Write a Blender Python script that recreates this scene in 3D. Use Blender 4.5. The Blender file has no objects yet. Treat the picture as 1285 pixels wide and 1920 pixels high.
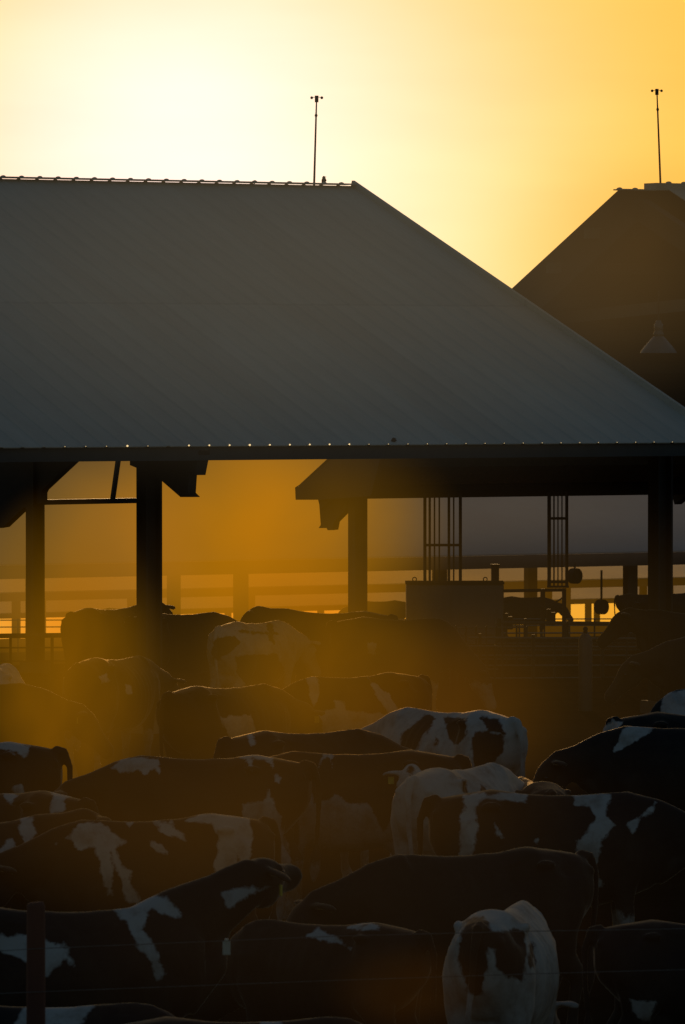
import bpy, bmesh, math, random
import numpy as np
from mathutils import Vector, Matrix, noise as mnoise

random.seed(7)
scene = bpy.context.scene
COL = scene.collection
F = 10667.0            # focal length of the lens in photo pixels (200 mm, 36 mm tall frame of 1920 px)
CX, CY = 642.5, 960.0
CAMH = 4.75
PITCH = math.atan(260.0 / F)     # camera tipped slightly down

# ---------------------------------------------------------------- camera
cam_d = bpy.data.cameras.new('camera')
cam = bpy.data.objects.new('camera', cam_d); COL.objects.link(cam)
cam.location = (0, 0, CAMH)
cam.rotation_euler = (math.pi / 2 - PITCH, 0, 0)
cam_d.sensor_fit = 'VERTICAL'; cam_d.sensor_height = 36; cam_d.sensor_width = 24; cam_d.lens = 200.0
cam_d.clip_start = 1; cam_d.clip_end = 20000
cam_d.dof.use_dof = True; cam_d.dof.focus_distance = 76.0; cam_d.dof.aperture_fstop = 14
scene.camera = cam

_c, _s = math.cos(PITCH), math.sin(PITCH)
def at(px, py, D):
    "a point of the place at depth D, seen where the survey of the photo has it"
    a = (px - CX) / F; b = -(py - CY) / F
    d = Vector((a, _c + b * _s, -_s + b * _c))
    d *= D / d.y
    return Vector((d.x, d.y, CAMH + d.z))
def pix(p):
    x, y, z = p[0], p[1], p[2] - CAMH
    f = y * _c - z * _s; u = y * _s + z * _c
    return CX + F * x / f, CY - F * u / f

SL = 0.045
def ground_z(x, y):
    # level corral, then the land falls away gently beyond the first barn
    v = -0.524 * x + 0.852 * y
    t = v - 75.0
    if t <= 0: return 0.0
    if t < 10: return -SL / 0.852 * t * t / 20
    return -SL / 0.852 * (t - 5)

# ---------------------------------------------------------------- helpers
def tag(o, label=None, cat=None, group=None, kind=None):
    if label: o['label'] = label
    if cat: o['category'] = cat
    if group: o['group'] = group
    if kind: o['kind'] = kind
    return o
def thing(name, label, cat, loc=(0, 0, 0), rz=0.0, group=None):
    o = bpy.data.objects.new(name, None); COL.objects.link(o)
    o.empty_display_size = 0.3
    o.location = loc; o.rotation_euler = (0, 0, rz)
    return tag(o, label, cat, group)
class MB:
    def __init__(s): s.v = []; s.f = []
    def add(s, vs, fs):
        b = len(s.v); s.v += [tuple(p) for p in vs]; s.f += [tuple(i + b for i in f) for f in fs]
    def box(s, x0, x1, y0, y1, z0, z1):
        vs = [(x, y, z) for x in (x0, x1) for y in (y0, y1) for z in (z0, z1)]
        s.add(vs, [(0, 1, 3, 2), (4, 6, 7, 5), (0, 4, 5, 1), (2, 3, 7, 6), (0, 2, 6, 4), (1, 5, 7, 3)])
    def beam(s, a, b, w, h, up=(0, 0, 1)):
        a = Vector(a); b = Vector(b); d = (b - a).normalized(); up = Vector(up)
        if abs(d.dot(up)) > .98: up = Vector((1, 0, 0))
        r = d.cross(up).normalized(); u = r.cross(d).normalized()
        vs = [p + r * i * w / 2 + u * j * h / 2 for p in (a, b) for (i, j) in ((-1, -1), (1, -1), (1, 1), (-1, 1))]
        s.add(vs, [(3, 2, 1, 0), (4, 5, 6, 7), (0, 1, 5, 4), (1, 2, 6, 5), (2, 3, 7, 6), (3, 0, 4, 7)])
    def tube(s, pts, radii, n=10, flat=None, cap=True):
        pts = [Vector(p) for p in pts]
        if not isinstance(radii, (list, tuple)): radii = [radii] * len(pts)
        ref = Vector((0, 0, 1)); vs = []; fs = []
        prev = None
        for i, p in enumerate(pts):
            d = (pts[min(i + 1, len(pts) - 1)] - pts[max(i - 1, 0)]).normalized()
            if prev is None:
                r = d.cross(Vector((0, 1, 0)))
                if r.length < .3: r = d.cross(Vector((1, 0, 0)))
            else:
                r = prev - d * prev.dot(d)
            r.normalize(); prev = r; u = d.cross(r)
            rad = radii[i]
            ra, rb = rad if isinstance(rad, tuple) else (rad, rad)
            for k in range(n):
                a = 2 * math.pi * k / n
                vs.append(p + r * math.cos(a) * ra + u * math.sin(a) * rb)
        for i in range(len(pts) - 1):
            for k in range(n):
                fs.append((i * n + k, i * n + (k + 1) % n, (i + 1) * n + (k + 1) % n, (i + 1) * n + k))
        if cap:
            fs.append(tuple(range(n))[::-1]); fs.append(tuple((len(pts) - 1) * n + k for k in range(n)))
        s.add(vs, fs)
    def loft(s, rings):
        n = len(rings[0]); vs = [p for r in rings for p in r]; fs = []
        for i in range(len(rings) - 1):
            for k in range(n):
                fs.append((i * n + k, i * n + (k + 1) % n, (i + 1) * n + (k + 1) % n, (i + 1) * n + k))
        fs.append(tuple(range(n))[::-1]); fs.append(tuple((len(rings) - 1) * n + k for k in range(n)))
        s.add(vs, fs)
    def ball(s, c, r, n=12, m=8, sc=(1, 1, 1)):
        c = Vector(c); vs = [c + Vector((0, 0, r * sc[2]))]; fs = []
        for i in range(1, m):
            t = math.pi * i / m
            for k in range(n):
                a = 2 * math.pi * k / n
                vs.append(c + Vector((math.sin(t) * math.cos(a) * r * sc[0], math.sin(t) * math.sin(a) * r * sc[1], math.cos(t) * r * sc[2])))
        vs.append(c - Vector((0, 0, r * sc[2])))
        for k in range(n): fs.append((0, 1 + k, 1 + (k + 1) % n))
        for i in range(m - 2):
            for k in range(n):
                fs.append((1 + i * n + k, 1 + (i + 1) * n + k, 1 + (i + 1) * n + (k + 1) % n, 1 + i * n + (k + 1) % n))
        b = 1 + (m - 2) * n
        for k in range(n): fs.append((len(vs) - 1, b + (k + 1) % n, b + k))
        s.add(vs, fs)
    def build(s, name, mat, parent=None, smooth=False, off=None, bevel=0):
        me = bpy.data.meshes.new(name)
        vs = s.v
        if off is not None: vs = [(v[0] - off[0], v[1] - off[1], v[2] - off[2]) for v in vs]
        me.from_pydata(vs, [], s.f); me.update()
        bm = bmesh.new(); bm.from_mesh(me); bmesh.ops.recalc_face_normals(bm, faces=bm.faces)
        if bevel:
            bmesh.ops.bevel(bm, geom=[e for e in bm.edges], offset=bevel, segments=1, affect='EDGES', clamp_overlap=True)
        bm.to_mesh(me); bm.free()
        if smooth: me.polygons.foreach_set('use_smooth', [True] * len(me.polygons))
        o = bpy.data.objects.new(name, me); COL.objects.link(o)
        if mat: me.materials.append(mat)
        if parent: o.parent = parent
        return o

# ---------------------------------------------------------------- materials
def nodes(m):
    m.use_nodes = True; nt = m.node_tree
    return nt, nt.nodes, nt.links
def metal_mat(name, c1, c2, rough=.5, metallic=.0, scale=3.0, stretch=(1, 1, 1), bump=.0, spec=.5):
    m = bpy.data.materials.new(name); nt, N, L = nodes(m); p = N['Principled BSDF']
    tc = N.new('ShaderNodeTexCoord'); mp = N.new('ShaderNodeMapping'); mp.inputs['Scale'].default_value = stretch
    L.new(tc.outputs['Object'], mp.inputs['Vector'])
    n = N.new('ShaderNodeTexNoise'); n.inputs['Scale'].default_value = scale; n.inputs['Detail'].default_value = 6; n.inputs['Roughness'].default_value = .65
    L.new(mp.outputs['Vector'], n.inputs['Vector'])
    r = N.new('ShaderNodeValToRGB'); r.color_ramp.elements[0].position = .35; r.color_ramp.elements[1].position = .7
    r.color_ramp.elements[0].color = (*c1, 1); r.color_ramp.elements[1].color = (*c2, 1)
    L.new(n.outputs['Fac'], r.inputs['Fac']); L.new(r.outputs['Color'], p.inputs['Base Color'])
    mr = N.new('ShaderNodeMapRange'); mr.inputs['To Min'].default_value = max(rough - .12, .05); mr.inputs['To Max'].default_value = min(rough + .15, 1)
    L.new(n.outputs['Fac'], mr.inputs['Value']); L.new(mr.outputs['Result'], p.inputs['Roughness'])
    p.inputs['Metallic'].default_value = metallic; p.inputs['Specular IOR Level'].default_value = spec
    if bump:
        b = N.new('ShaderNodeBump'); b.inputs['Strength'].default_value = bump; b.inputs['Distance'].default_value = .02
        L.new(n.outputs['Fac'], b.inputs['Height']); L.new(b.outputs['Normal'], p.inputs['Normal'])
    return m
M_roof = metal_mat('galvanised roof sheet', (.56, .53, .445), (.64, .605, .51), .65, .0, .35, (1, 1, 1))
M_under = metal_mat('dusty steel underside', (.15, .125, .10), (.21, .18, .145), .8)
M_steel = metal_mat('dark primed steel', (.035, .03, .027), (.06, .05, .045), .6, .0, 2, spec=.3)
M_trim = metal_mat('eave trim', (.05, .055, .06), (.07, .075, .08), .5)
M_farroof = metal_mat('far weathered roof', (.34, .31, .30), (.44, .41, .40), .7, 0, .2, spec=.25)
M_box = metal_mat('painted grey cabinet', (.16, .14, .13), (.22, .19, .17), .6, 0, 2)
M_pipe = metal_mat('rusty pipe', (.05, .035, .025), (.10, .07, .05), .6, .2, 5)
M_rail = metal_mat('worn galvanised rail', (.15, .12, .09), (.24, .20, .15), .5, 0, 5)
M_post = metal_mat('red brown wooden post', (.10, .035, .025), (.16, .06, .04), .9, 0, 6, (1, 1, .15), .3)
M_wire = metal_mat('galvanised wire', (.12, .12, .11), (.2, .19, .18), .6, .2, 20)
M_ins = metal_mat('pale plastic insulator', (.5, .52, .45), (.62, .64, .56), .5, 0, 10)
M_matte = metal_mat('matte dusty steel', (.03, .025, .02), (.05, .04, .035), .95, 0, 8, spec=.0)
M_lamp = metal_mat('enamelled lamp shade', (.13, .135, .14), (.19, .195, .20), .35, 0, 4)
M_black = metal_mat('black painted steel', (.015, .012, .01), (.03, .025, .02), .5, 0, 8)
M_bird = metal_mat('dark feathers', (.03, .02, .015), (.06, .04, .03), .8, 0, 30)
M_tag = metal_mat('yellow ear tag plastic', (.7, .5, .06), (.8, .6, .1), .4, 0, 10)
M_eye = metal_mat('wet dark eye', (.01, .008, .006), (.02, .015, .01), .1, 0, 10)
M_glint = bpy.data.materials.new('glowing rib glint')
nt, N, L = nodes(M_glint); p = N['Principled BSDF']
p.inputs['Base Color'].default_value = (.8, .7, .5, 1); p.inputs['Emission Color'].default_value = (1, .72, .35, 1); p.inputs['Emission Strength'].default_value = 1.0  # emission stands in for low sun showing at the rib ends

def sheet_detail(m):
    nt = m.node_tree; N = nt.nodes; L = nt.links; p = N['Principled BSDF']
    src = p.inputs['Base Color'].links[0].from_socket
    tc = N.new('ShaderNodeTexCoord'); sx = N.new('ShaderNodeSeparateXYZ'); L.new(tc.outputs['Object'], sx.inputs[0])
    d = N.new('ShaderNodeMath'); d.operation = 'DIVIDE'; d.inputs[1].default_value = .915; L.new(sx.outputs['X'], d.inputs[0])
    f = N.new('ShaderNodeMath'); f.operation = 'FLOOR'; L.new(d.outputs[0], f.inputs[0])
    l = N.new('ShaderNodeMath'); l.operation = 'GREATER_THAN'; l.inputs[1].default_value = 4.9; L.new(sx.outputs['Y'], l.inputs[0])
    a = N.new('ShaderNodeMath'); a.operation = 'MULTIPLY_ADD'; a.inputs[1].default_value = 31.7; L.new(l.outputs[0], a.inputs[0]); L.new(f.outputs[0], a.inputs[2])
    w = N.new('ShaderNodeTexWhiteNoise'); w.noise_dimensions = '1D'; L.new(a.outputs[0], w.inputs['W'])
    mr = N.new('ShaderNodeMapRange'); mr.inputs['To Min'].default_value = .93; mr.inputs['To Max'].default_value = 1.05; L.new(w.outputs['Value'], mr.inputs['Value'])
    # streaks of dust running down the slope and the dark lap line
    mp = N.new('ShaderNodeMapping'); mp.inputs['Scale'].default_value = (2.2, .18, 1); L.new(tc.outputs['Object'], mp.inputs[0])
    n = N.new('ShaderNodeTexNoise'); n.inputs['Scale'].default_value = 1.5; n.inputs['Detail'].default_value = 8; n.inputs['Roughness'].default_value = .7; L.new(mp.outputs[0], n.inputs['Vector'])
    ms = N.new('ShaderNodeMapRange'); ms.inputs['From Min'].default_value = .35; ms.inputs['From Max'].default_value = .65; ms.inputs['To Min'].default_value = .93; ms.inputs['To Max'].default_value = 1.04; L.new(n.outputs['Fac'], ms.inputs['Value'])
    c = N.new('ShaderNodeMath'); c.operation = 'COMPARE'; c.inputs[1].default_value = 4.9; c.inputs[2].default_value = .035; L.new(sx.outputs['Y'], c.inputs[0])
    lp = N.new('ShaderNodeMath'); lp.operation = 'MULTIPLY_ADD'; lp.inputs[1].default_value = -.10; lp.inputs[2].default_value = 1; L.new(c.outputs[0], lp.inputs[0])
    m1 = N.new('ShaderNodeMath'); m1.operation = 'MULTIPLY'; L.new(mr.outputs[0], m1.inputs[0]); L.new(ms.outputs[0], m1.inputs[1])
    m2 = N.new('ShaderNodeMath'); m2.operation = 'MULTIPLY'; L.new(m1.outputs[0], m2.inputs[0]); L.new(lp.outputs[0], m2.inputs[1])
    v = N.new('ShaderNodeVectorMath'); v.operation = 'SCALE'; L.new(src, v.inputs[0]); L.new(m2.outputs[0], v.inputs['Scale']); L.new(v.outputs[0], p.inputs['Base Color'])
sheet_detail(M_roof)

def ground_mat():
    m = bpy.data.materials.new('trodden dung and dirt'); nt, N, L = nodes(m); p = N['Principled BSDF']
    tc = N.new('ShaderNodeTexCoord')
    n1 = N.new('ShaderNodeTexNoise'); n1.inputs['Scale'].default_value = .6; n1.inputs['Detail'].default_value = 8
    n2 = N.new('ShaderNodeTexNoise'); n2.inputs['Scale'].default_value = 6; n2.inputs['Detail'].default_value = 8; n2.inputs['Roughness'].default_value = .7
    L.new(tc.outputs['Object'], n1.inputs['Vector']); L.new(tc.outputs['Object'], n2.inputs['Vector'])
    r = N.new('ShaderNodeValToRGB'); r.color_ramp.elements[0].position = .3; r.color_ramp.elements[1].position = .75
    r.color_ramp.elements[0].color = (.012, .008, .005, 1); r.color_ramp.elements[1].color = (.045, .03, .018, 1)
    mx = N.new('ShaderNodeMath'); mx.operation = 'MULTIPLY_ADD'; mx.inputs[1].default_value = .5
    L.new(n2.outputs['Fac'], mx.inputs[0])
    hm = N.new('ShaderNodeMath'); hm.operation = 'MULTIPLY'; hm.inputs[1].default_value = .5
    L.new(n1.outputs['Fac'], hm.inputs[0]); L.new(hm.outputs[0], mx.inputs[2])
    L.new(mx.outputs[0], r.inputs['Fac']); L.new(r.outputs['Color'], p.inputs['Base Color'])
    b = N.new('ShaderNodeBump'); b.inputs['Strength'].default_value = .7; b.inputs['Distance'].default_value = .12
    L.new(n2.outputs['Fac'], b.inputs['Height']); L.new(b.outputs['Normal'], p.inputs['Normal'])
    df = N.new('ShaderNodeBsdfDiffuse'); L.new(r.outputs['Color'], df.inputs['Color']); L.new(b.outputs['Normal'], df.inputs['Normal'])
    L.new(df.outputs[0], N['Material Output'].inputs['Surface']); N.remove(p)
    return m

# ---------------------------------------------------------------- ground
def ground():
    U = Vector((.852, .524, 0)); V = Vector((-.524, .852, 0))
    vv = [-900, -300, -60, 0, 20, 40, 60, 75, 77, 79, 81, 83, 85, 100, 130, 200, 300, 500, 1000, 2500, 6000, 12000]
    uu = [-9000, -3000, -1000, -300, -100, -40, 0, 40, 80, 120, 300, 1000, 3000, 9000]
    vs = []; fs = []
    for v in vv:
        for u in uu:
            q = U * u + V * v; vs.append((q.x, q.y, ground_z(q.x, q.y)))
    n = len(uu)
    for i in range(len(vv) - 1):
        for j in range(n - 1):
            fs.append((i * n + j, i * n + j + 1, (i + 1) * n + j + 1, (i + 1) * n + j))
    me = bpy.data.meshes.new('ground'); me.from_pydata(vs, [], fs)
    me.polygons.foreach_set('use_smooth', [True] * len(me.polygons))
    o = bpy.data.objects.new('ground', me); COL.objects.link(o); me.materials.append(ground_mat())
    o['kind'] = 'structure'
ground()

# ---------------------------------------------------------------- barns
U = Vector((.852, .524, 0)); V = Vector((-.524, .852, 0))
RZ = math.atan2(U.y, U.x)
def solve_u(org, px, v):
    "distance along the barn at which the line v is seen at column px"
    k = (px - CX) / F
    q = org + V * v
    return (k * q.y - q.x) / (U.x - k * U.y)

def roof_sheet(mb, u0, u1, vA, zA, vB, zB, rib=.305, rh=.009, top=True, thick=.012):
    "ribbed sheet between the line (vA,zA) and (vB,zB)"
    s = Vector((vB - vA, zB - zA)).normalized(); nrm = Vector((-s.y, s.x))
    if nrm.y < 0: nrm = -nrm
    prof = []
    k = math.ceil(u0 / rib)
    us = []
    u = k * rib
    prof.append((u0, 0))
    while u < u1:
        for du, h in ((-.036, 0), (-.016, rh), (.016, rh), (.036, 0)):
            if u0 < u + du < u1: prof.append((u + du, h))
        us.append(u); u += rib
    prof.append((u1, 0))
    def P(uu, h, e):
        v, z = (vA, zA) if e == 0 else (vB, zB)
        return (uu, v + nrm.x * h, z + nrm.y * h)
    vs = []; n = len(prof)
    for e in (0, 1):
        for (uu, h) in prof: vs.append(P(uu, h, e))
    for e in (0, 1):
        for (uu, h) in prof: vs.append(P(uu, h - thick, e))
    fs = []
    for i in range(n - 1):
        fs.append((i, i + 1, n + i + 1, n + i))
        fs.append((2 * n + i + 1, 2 * n + i, 3 * n + i, 3 * n + i + 1))
        fs.append((i + 1, i, 2 * n + i, 2 * n + i + 1)); fs.append((n + i, n + i + 1, 3 * n + i + 1, 3 * n + i))
    fs.append((0, n, 3 * n, 2 * n)); fs.append((n - 1, 3 * n - 1, 4 * n - 1, 2 * n - 1))
    mb.add(vs, fs)
    return us

# ---- first barn
org1 = at(430, 836, 74.0); ZE = org1.z; org1 = Vector((org1.x, org1.y, 0))
uR = solve_u(org1, 658, 9.7)                          # right end of the ridge
q = org1 + U * uR + V * 9.7
ZR = CAMH + (700 - 349) * q.y / F
uL = -22.0
b1 = thing('open_barn', 'open-sided cattle barn with broad grey ribbed metal roof nearest the camera', 'barn', org1, RZ)
rib0 = uR - .305 * math.floor(uR / .305)               # a rib sits exactly on the roof end
mb = MB(); us = roof_sheet(mb, uL, uR + .005, 0, ZE, 9.7, ZR)
rf = mb.build('roof', M_roof, b1)
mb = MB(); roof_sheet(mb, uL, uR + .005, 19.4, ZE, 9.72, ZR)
mb.build('roof', M_under, b1)
mb = MB()                                              # ridge cap, crimped over each rib
mb.beam((uL, 9.7, ZR + .022), (uR, 9.7, ZR + .022), .34, .016)
for u in us: mb.ball((u, 9.62, ZR + .028), .026, 8, 6, (1.1, 2.6, .9))
mb.build('ridge_cap', M_roof, rf)
mb = MB()                                              # verge trim down the gable
mb.beam((uR + .03, -.03, ZE + .02), (uR + .03, 9.7, ZR + .02), .05, .13)
mb.build('verge_trim', M_roof, b1)
mb = MB(); mb.beam((uL, .09, ZE - .092), (uR, .09, ZE - .092), .06, .19)
mb.beam((uL, .25, ZE - .10), (uR, .25, ZE - .10), .05, .12)
mb.build('eave_beam', M_trim, b1)
mb = MB(); mb.beam((uL, 19.25, ZE - .10), (uR, 19.25, ZE - .10), .06, .14)
mb.build('eave_beam', M_trim, b1)
# purlins under the sheets
mb = MB()
for k in range(1, 9):
    v = k * 1.2; z = ZE + (ZR - ZE) * v / 9.7 - .12
    mb.beam((uL, v, z), (uR - .05, v, z), .06, .18); mb.beam((uL, 19.4 - v, z), (uR - .05, 19.4 - v, z), .06, .18)
mb.build('purlins', M_steel, b1)
u280 = solve_u(org1, 280, 1.5); u1239 = solve_u(org1, 1239, 1.5); u66 = solve_u(org1, 66, 17.9)
print('u', uR, u280, u1239, u66, 'ZE', ZE, 'ZR', ZR)
def frame(u, back_u=None, par=b1, w=.245, front=True):
    bu = u if back_u is None else back_u
    gz = lambda uu, v: ground_z(*(org1 + U * uu + V * v)[:2])
    def column(uu, v, ww):
        mb = MB(); z0 = gz(uu, v) - .2; z1 = ZE + (ZR - ZE) * min(v, 19.4 - v) / 9.7 - .2
        mb.box(uu - ww / 2, uu + ww / 2, v - .012, v + .012, z0, z1)           # web
        mb.box(uu - ww / 2, uu - ww / 2 + .03, v - .13, v + .13, z0, z1); mb.box(uu + ww / 2 - .03, uu + ww / 2, v - .13, v + .13, z0, z1)
        o = mb.build('column', M_steel, par)
        mb = MB(); mb.box(uu - ww / 2 - .08, uu + ww / 2 + .08, v - .2, v + .2, gz(uu, v) - .1, gz(uu, v) + .18)
        mb.build('footing', M_under, o)
    column(u, 1.5, w); column(bu, 17.9, w * .86)
    mb = MB(); t = .16                                   # rafters
    zz = lambda v: ZE + (ZR - ZE) * min(v, 19.4 - v) / 9.7 - .06
    mb.beam((u, .1, zz(.1) - .2), (u, 9.7, zz(9.7) - .25), t, .34); mb.beam((bu, 19.3, zz(19.3) - .2), (u, 9.7, zz(9.7) - .25), t, .34)
    mb.build('rafter', M_steel, par)
for u in (u280, u1239): frame(u, u66 if u == u1239 else None)
frame(u280 - (u1239 - u280))
def plate(par, org, u, pts, name='haunch', t=.12, mat=M_steel, v_ref=0.0, D_guess=None):
    "flat plate standing in the frame plane at u; outline surveyed off the photo"
    base = org + U * u
    vs2 = []
    for (px, py) in pts:
        k = (px - CX) / F
        v = (k * base.y - base.x) / (V.x - k * V.y)
        d = base + V * v
        z = at(px, py, d.y).z
        vs2.append((v, z))
    n = len(vs2); vs = [(u - t / 2, v, z) for v, z in vs2] + [(u + t / 2, v, z) for v, z in vs2]
    fs = [tuple(range(n)), tuple(range(2 * n - 1, n - 1, -1))] + [(i, (i + 1) % n, n + (i + 1) % n, n + i) for i in range(n)]
    m = MB(); m.add(vs, fs)
    return m.build(name, mat, par)
plate(b1, org1, u280, [(290, 862), (364, 862), (360, 924), (368, 932), (346, 932), (301, 893), (290, 886)])
plate(b1, org1, u280, [(256, 872), (256, 864), (300, 864), (300, 890)], t=.2)
plate(b1, org1, u66, [(-120, 862), (146, 862), (86, 918), (83, 924), (83, 944), (50, 952), (12, 988), (0, 990), (-3, 985), (-6, 955), (-40, 952), (-120, 955)])
# tie beam between the rear posts and its brace
mb = MB(); ub = solve_u(org1, 300, 17.9)
pa = at(78, 942, (org1 + U * u66 + V * 17.9).y); pb = at(258, 941, (org1 + U * ub + V * 17.9).y)
mb.beam((u66, 17.9, pa.z), (ub, 17.9, pa.z + .01), .09, .085)
uc = solve_u(org1, 211, 17.9); ud = solve_u(org1, 223, 17.9)
mb.beam((uc, 17.9, pa.z), (ud, 17.9, pa.z + .75), .06, .075, (0, 1, 0))
mb.build('tie_beam', M_steel, b1)
# glowing beads added at rib ends to stand for low sun under the sheet
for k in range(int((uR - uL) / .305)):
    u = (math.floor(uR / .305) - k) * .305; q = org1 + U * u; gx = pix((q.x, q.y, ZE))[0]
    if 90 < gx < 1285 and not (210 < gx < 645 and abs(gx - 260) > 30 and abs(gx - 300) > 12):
        mb = MB(); mb.ball((u, -.010, ZE + .008), .0052, 8, 6, (1, .5, .8)); mb.build('rib_glint', M_glint, rf)
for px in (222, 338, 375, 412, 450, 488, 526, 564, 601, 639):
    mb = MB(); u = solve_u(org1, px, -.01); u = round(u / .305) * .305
    mb.ball((u, -.012, ZE + .010), .013 if px not in (222, 450) else .016, 8, 6, (1, .5, .8)); mb.build('rib_glint', M_glint, rf)

# ---- second barn (gable end seen on the right)
Dr = 92.0
oR = at(1160, 356, Dr); ZR2 = oR.z; org2 = Vector((oR.x, oR.y, 0))      # u=0 at the back slope's left end, v=0 at the ridge
zc2 = None
k = (558 - CX) / F; vb = (k * org2.y - org2.x) / (V.x - k * V.y)
ZE2 = at(558, 912, (org2 + V * vb).y).z
uF = solve_u(org2, 1240, 0)
L2 = 40
print('barn2 v', vb, 'ZR2', ZR2, 'ZE2', ZE2, 'uF', uF)
b2 = thing('gabled_barn', 'dark open barn behind, its gable end rising at the right with lamp inside', 'barn', org2, RZ)
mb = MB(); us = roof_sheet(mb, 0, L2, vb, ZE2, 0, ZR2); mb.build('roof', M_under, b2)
mb = MB(); us2 = roof_sheet(mb, uF, L2, -11, ZE2 + .6, .05, ZR2 + .12); rf2 = mb.build('roof', M_roof, b2)
mb = MB()
mb.beam((0, .0, ZR2 + .005), (uF - .2, .0, ZR2 + .005), .3, .02)
for u in us: mb.ball((u + .02, 0, ZR2 + .012), .034, 8, 6, (1.2, 2, .9))
mb.beam((uF - .22, 0, ZR2 + .06), (L2, 0, ZR2 + .06), .36, .12)
for u in us2: mb.ball((u, -.1, ZR2 + .12), .035, 8, 6, (1.2, 2, .9))
mb.build('ridge_cap', M_roof, rf2)
mb = MB()
zb = ZE2 - .07
mb.beam((.02, vb, ZE2 - .09), (L2, vb, ZE2 - .09), .10, .2)
mb.build('eave_beam', M_steel, b2)
mb = MB()
for kx in range(1, 9):
    v = vb * kx / 9; z = ZR2 + (ZE2 - ZR2) * kx / 9 - .12
    mb.beam((.1, v, z), (L2, v, z), .06, .18)
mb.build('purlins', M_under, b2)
u671 = solve_u(org2, 671, vb - 1.3)
for j in range(4):
    uu = u671 + j * 7.62; v = vb - 1.3
    gz = ground_z(*(org2 + U * uu + V * v)[:2]); zt = ZR2 + (ZE2 - ZR2) * (vb - 1.3) / vb - .15
    mb = MB(); mb.box(uu - .125, uu + .125, v - .012, v + .012, gz - .2, zt); mb.box(uu - .125, uu - .10, v - .12, v + .12, gz - .2, zt); mb.box(uu + .10, uu + .125, v - .12, v + .12, gz - .2, zt)
    mb.build('column', M_steel, b2)
    mb = MB(); mb.beam((uu, vb - .1, ZE2 - .25), (uu, 0, ZR2 - .3), .16, .36); mb.beam((uu, 0, ZR2 - .3), (uu, -10.6, ZE2 + .35), .16, .36)
    mb.build('rafter', M_steel, b2)
    if j:
        mb = MB(); v = -9.4; mb.box(uu - .16, uu + .16, v - .14, v + .14, -.2, ZE2 + 1.0); mb.build('column', M_steel, b2)
# long main girder near the eave: the deep dark band above the opening
mb = MB(); mb.beam((u671 - .2, vb - 1.3, at(700, 925, (org2 + V * (vb - 1.3)).y).z), (L2, vb - 1.3, at(700, 925, (org2 + V * (vb - 1.3)).y).z), .14, .2)
mb.build('girder', M_steel, b2)
plate(b2, org2, u671, [(656, 900), (603, 900), (603, 930), (607, 984), (603, 990), (618, 990), (620, 994), (629, 993), (632, 978), (656, 954)])
plate(b2, org2, 0.0, [(558, 914), (572, 905), (640, 850), (720, 850), (700, 930), (604, 937), (559, 937)], t=.10, name='bargeboard')
# sloping members inside the gable
mb = MB()
mb.beam((1.2, vb * .45, 5.62), (1.2, -6, 6.15), .15, .2)
mb.build('cross_member', M_under, b2)
# pendant lamp
pl = at(1235, 662, 87.0)
lamp = thing('pendant_lamp', 'white bell-shaped lamp hanging under the gable of the right barn', 'lamp', pl)
mb = MB()
prof = [(.285, 0), (.28, .02), (.22, .10), (.15, .18), (.10, .235), (.07, .26)]
mb.tube([(0, 0, z) for r, z in prof], [r for r, z in prof], 28, cap=False); mb.build('lamp_shade', M_lamp, lamp, True)
mb = MB(); mb.tube([(0, 0, z) for z in (.25, .30, .33, .36, .44, .46, .50)], [.075, .085, .06, .07, .07, .045, .04], 16); mb.build('lamp_neck', M_lamp, lamp, True)
mb = MB(); mb.tube([(0, 0, .5), (0, 0, .95)], .012, 8); mb.build('stem', M_steel, lamp)
mb = MB(); mb.ball((0, 0, .04), .06, 12, 8); mb.build('bulb', M_ins, lamp, True)

# ---- distant barns in parallel rows
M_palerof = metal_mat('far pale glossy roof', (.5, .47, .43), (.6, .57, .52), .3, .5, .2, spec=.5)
def far_barn(label, px0, Ye, D, rise, width, uLen0, uLen1, uref=430, bay=7.62, col_px=None, h=3.0, cw=.4, eb=.42):
    o = at(uref, Ye, D); ze = o.z; og = Vector((o.x, o.y, 0))
    b = thing('distant_barn', label, 'barn', og, RZ, None)
    mb = MB()
    a = (0, ze); r = (width / 2, ze + rise); e = (width, ze)
    def slab(A, B, t=.05):
        vs = [(u, v, z) for u in (uLen0, uLen1) for (v, z) in (A, B, (B[0], B[1] - t), (A[0], A[1] - t))]
        mb.add(vs, [(0, 1, 5, 4), (1, 2, 6, 5), (2, 3, 7, 6), (3, 0, 4, 7), (0, 3, 2, 1), (4, 5, 6, 7)])
    slab(a, r); slab((r[0] + .02, r[1]), e)
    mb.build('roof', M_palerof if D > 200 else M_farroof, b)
    mb = MB(); mb.beam((uLen0, .15, ze - .06 - eb / 2), (uLen1, .15, ze - .06 - eb / 2), .1, eb); mb.build('eave_beam', M_steel, b)
    u = solve_u(og, col_px, 1.2)
    u -= math.floor((u - uLen0) / bay) * bay
    while u < uLen1:
        for v in (1.2, width - 1.2):
            gz = ground_z(*(og + U * u + V * v)[:2])
            mb = MB(); mb.box(u - cw / 2, u + cw / 2, v - .15, v + .15, gz - .3, ze - .1); mb.build('column', M_steel, b)
        u += bay
    return b, og, ze
far_barn('long hazy grey barn roof spanning the view behind both nearer barns', 0, 1049, 182, 3.4, 20, -28, 46, col_px=62)
far_barn('second distant barn row, pale roof strip just under the long hazy barn', 0, 1101, 262, 2.2, 22, -38, 56, col_px=30, bay=6, cw=.3, eb=.36)
far_barn('farthest barn row, thin pale roof strip above the bright gaps', 0, 1139, 365, 2.2, 22, -50, 75, col_px=250, bay=7, cw=.35, eb=.3)

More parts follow.
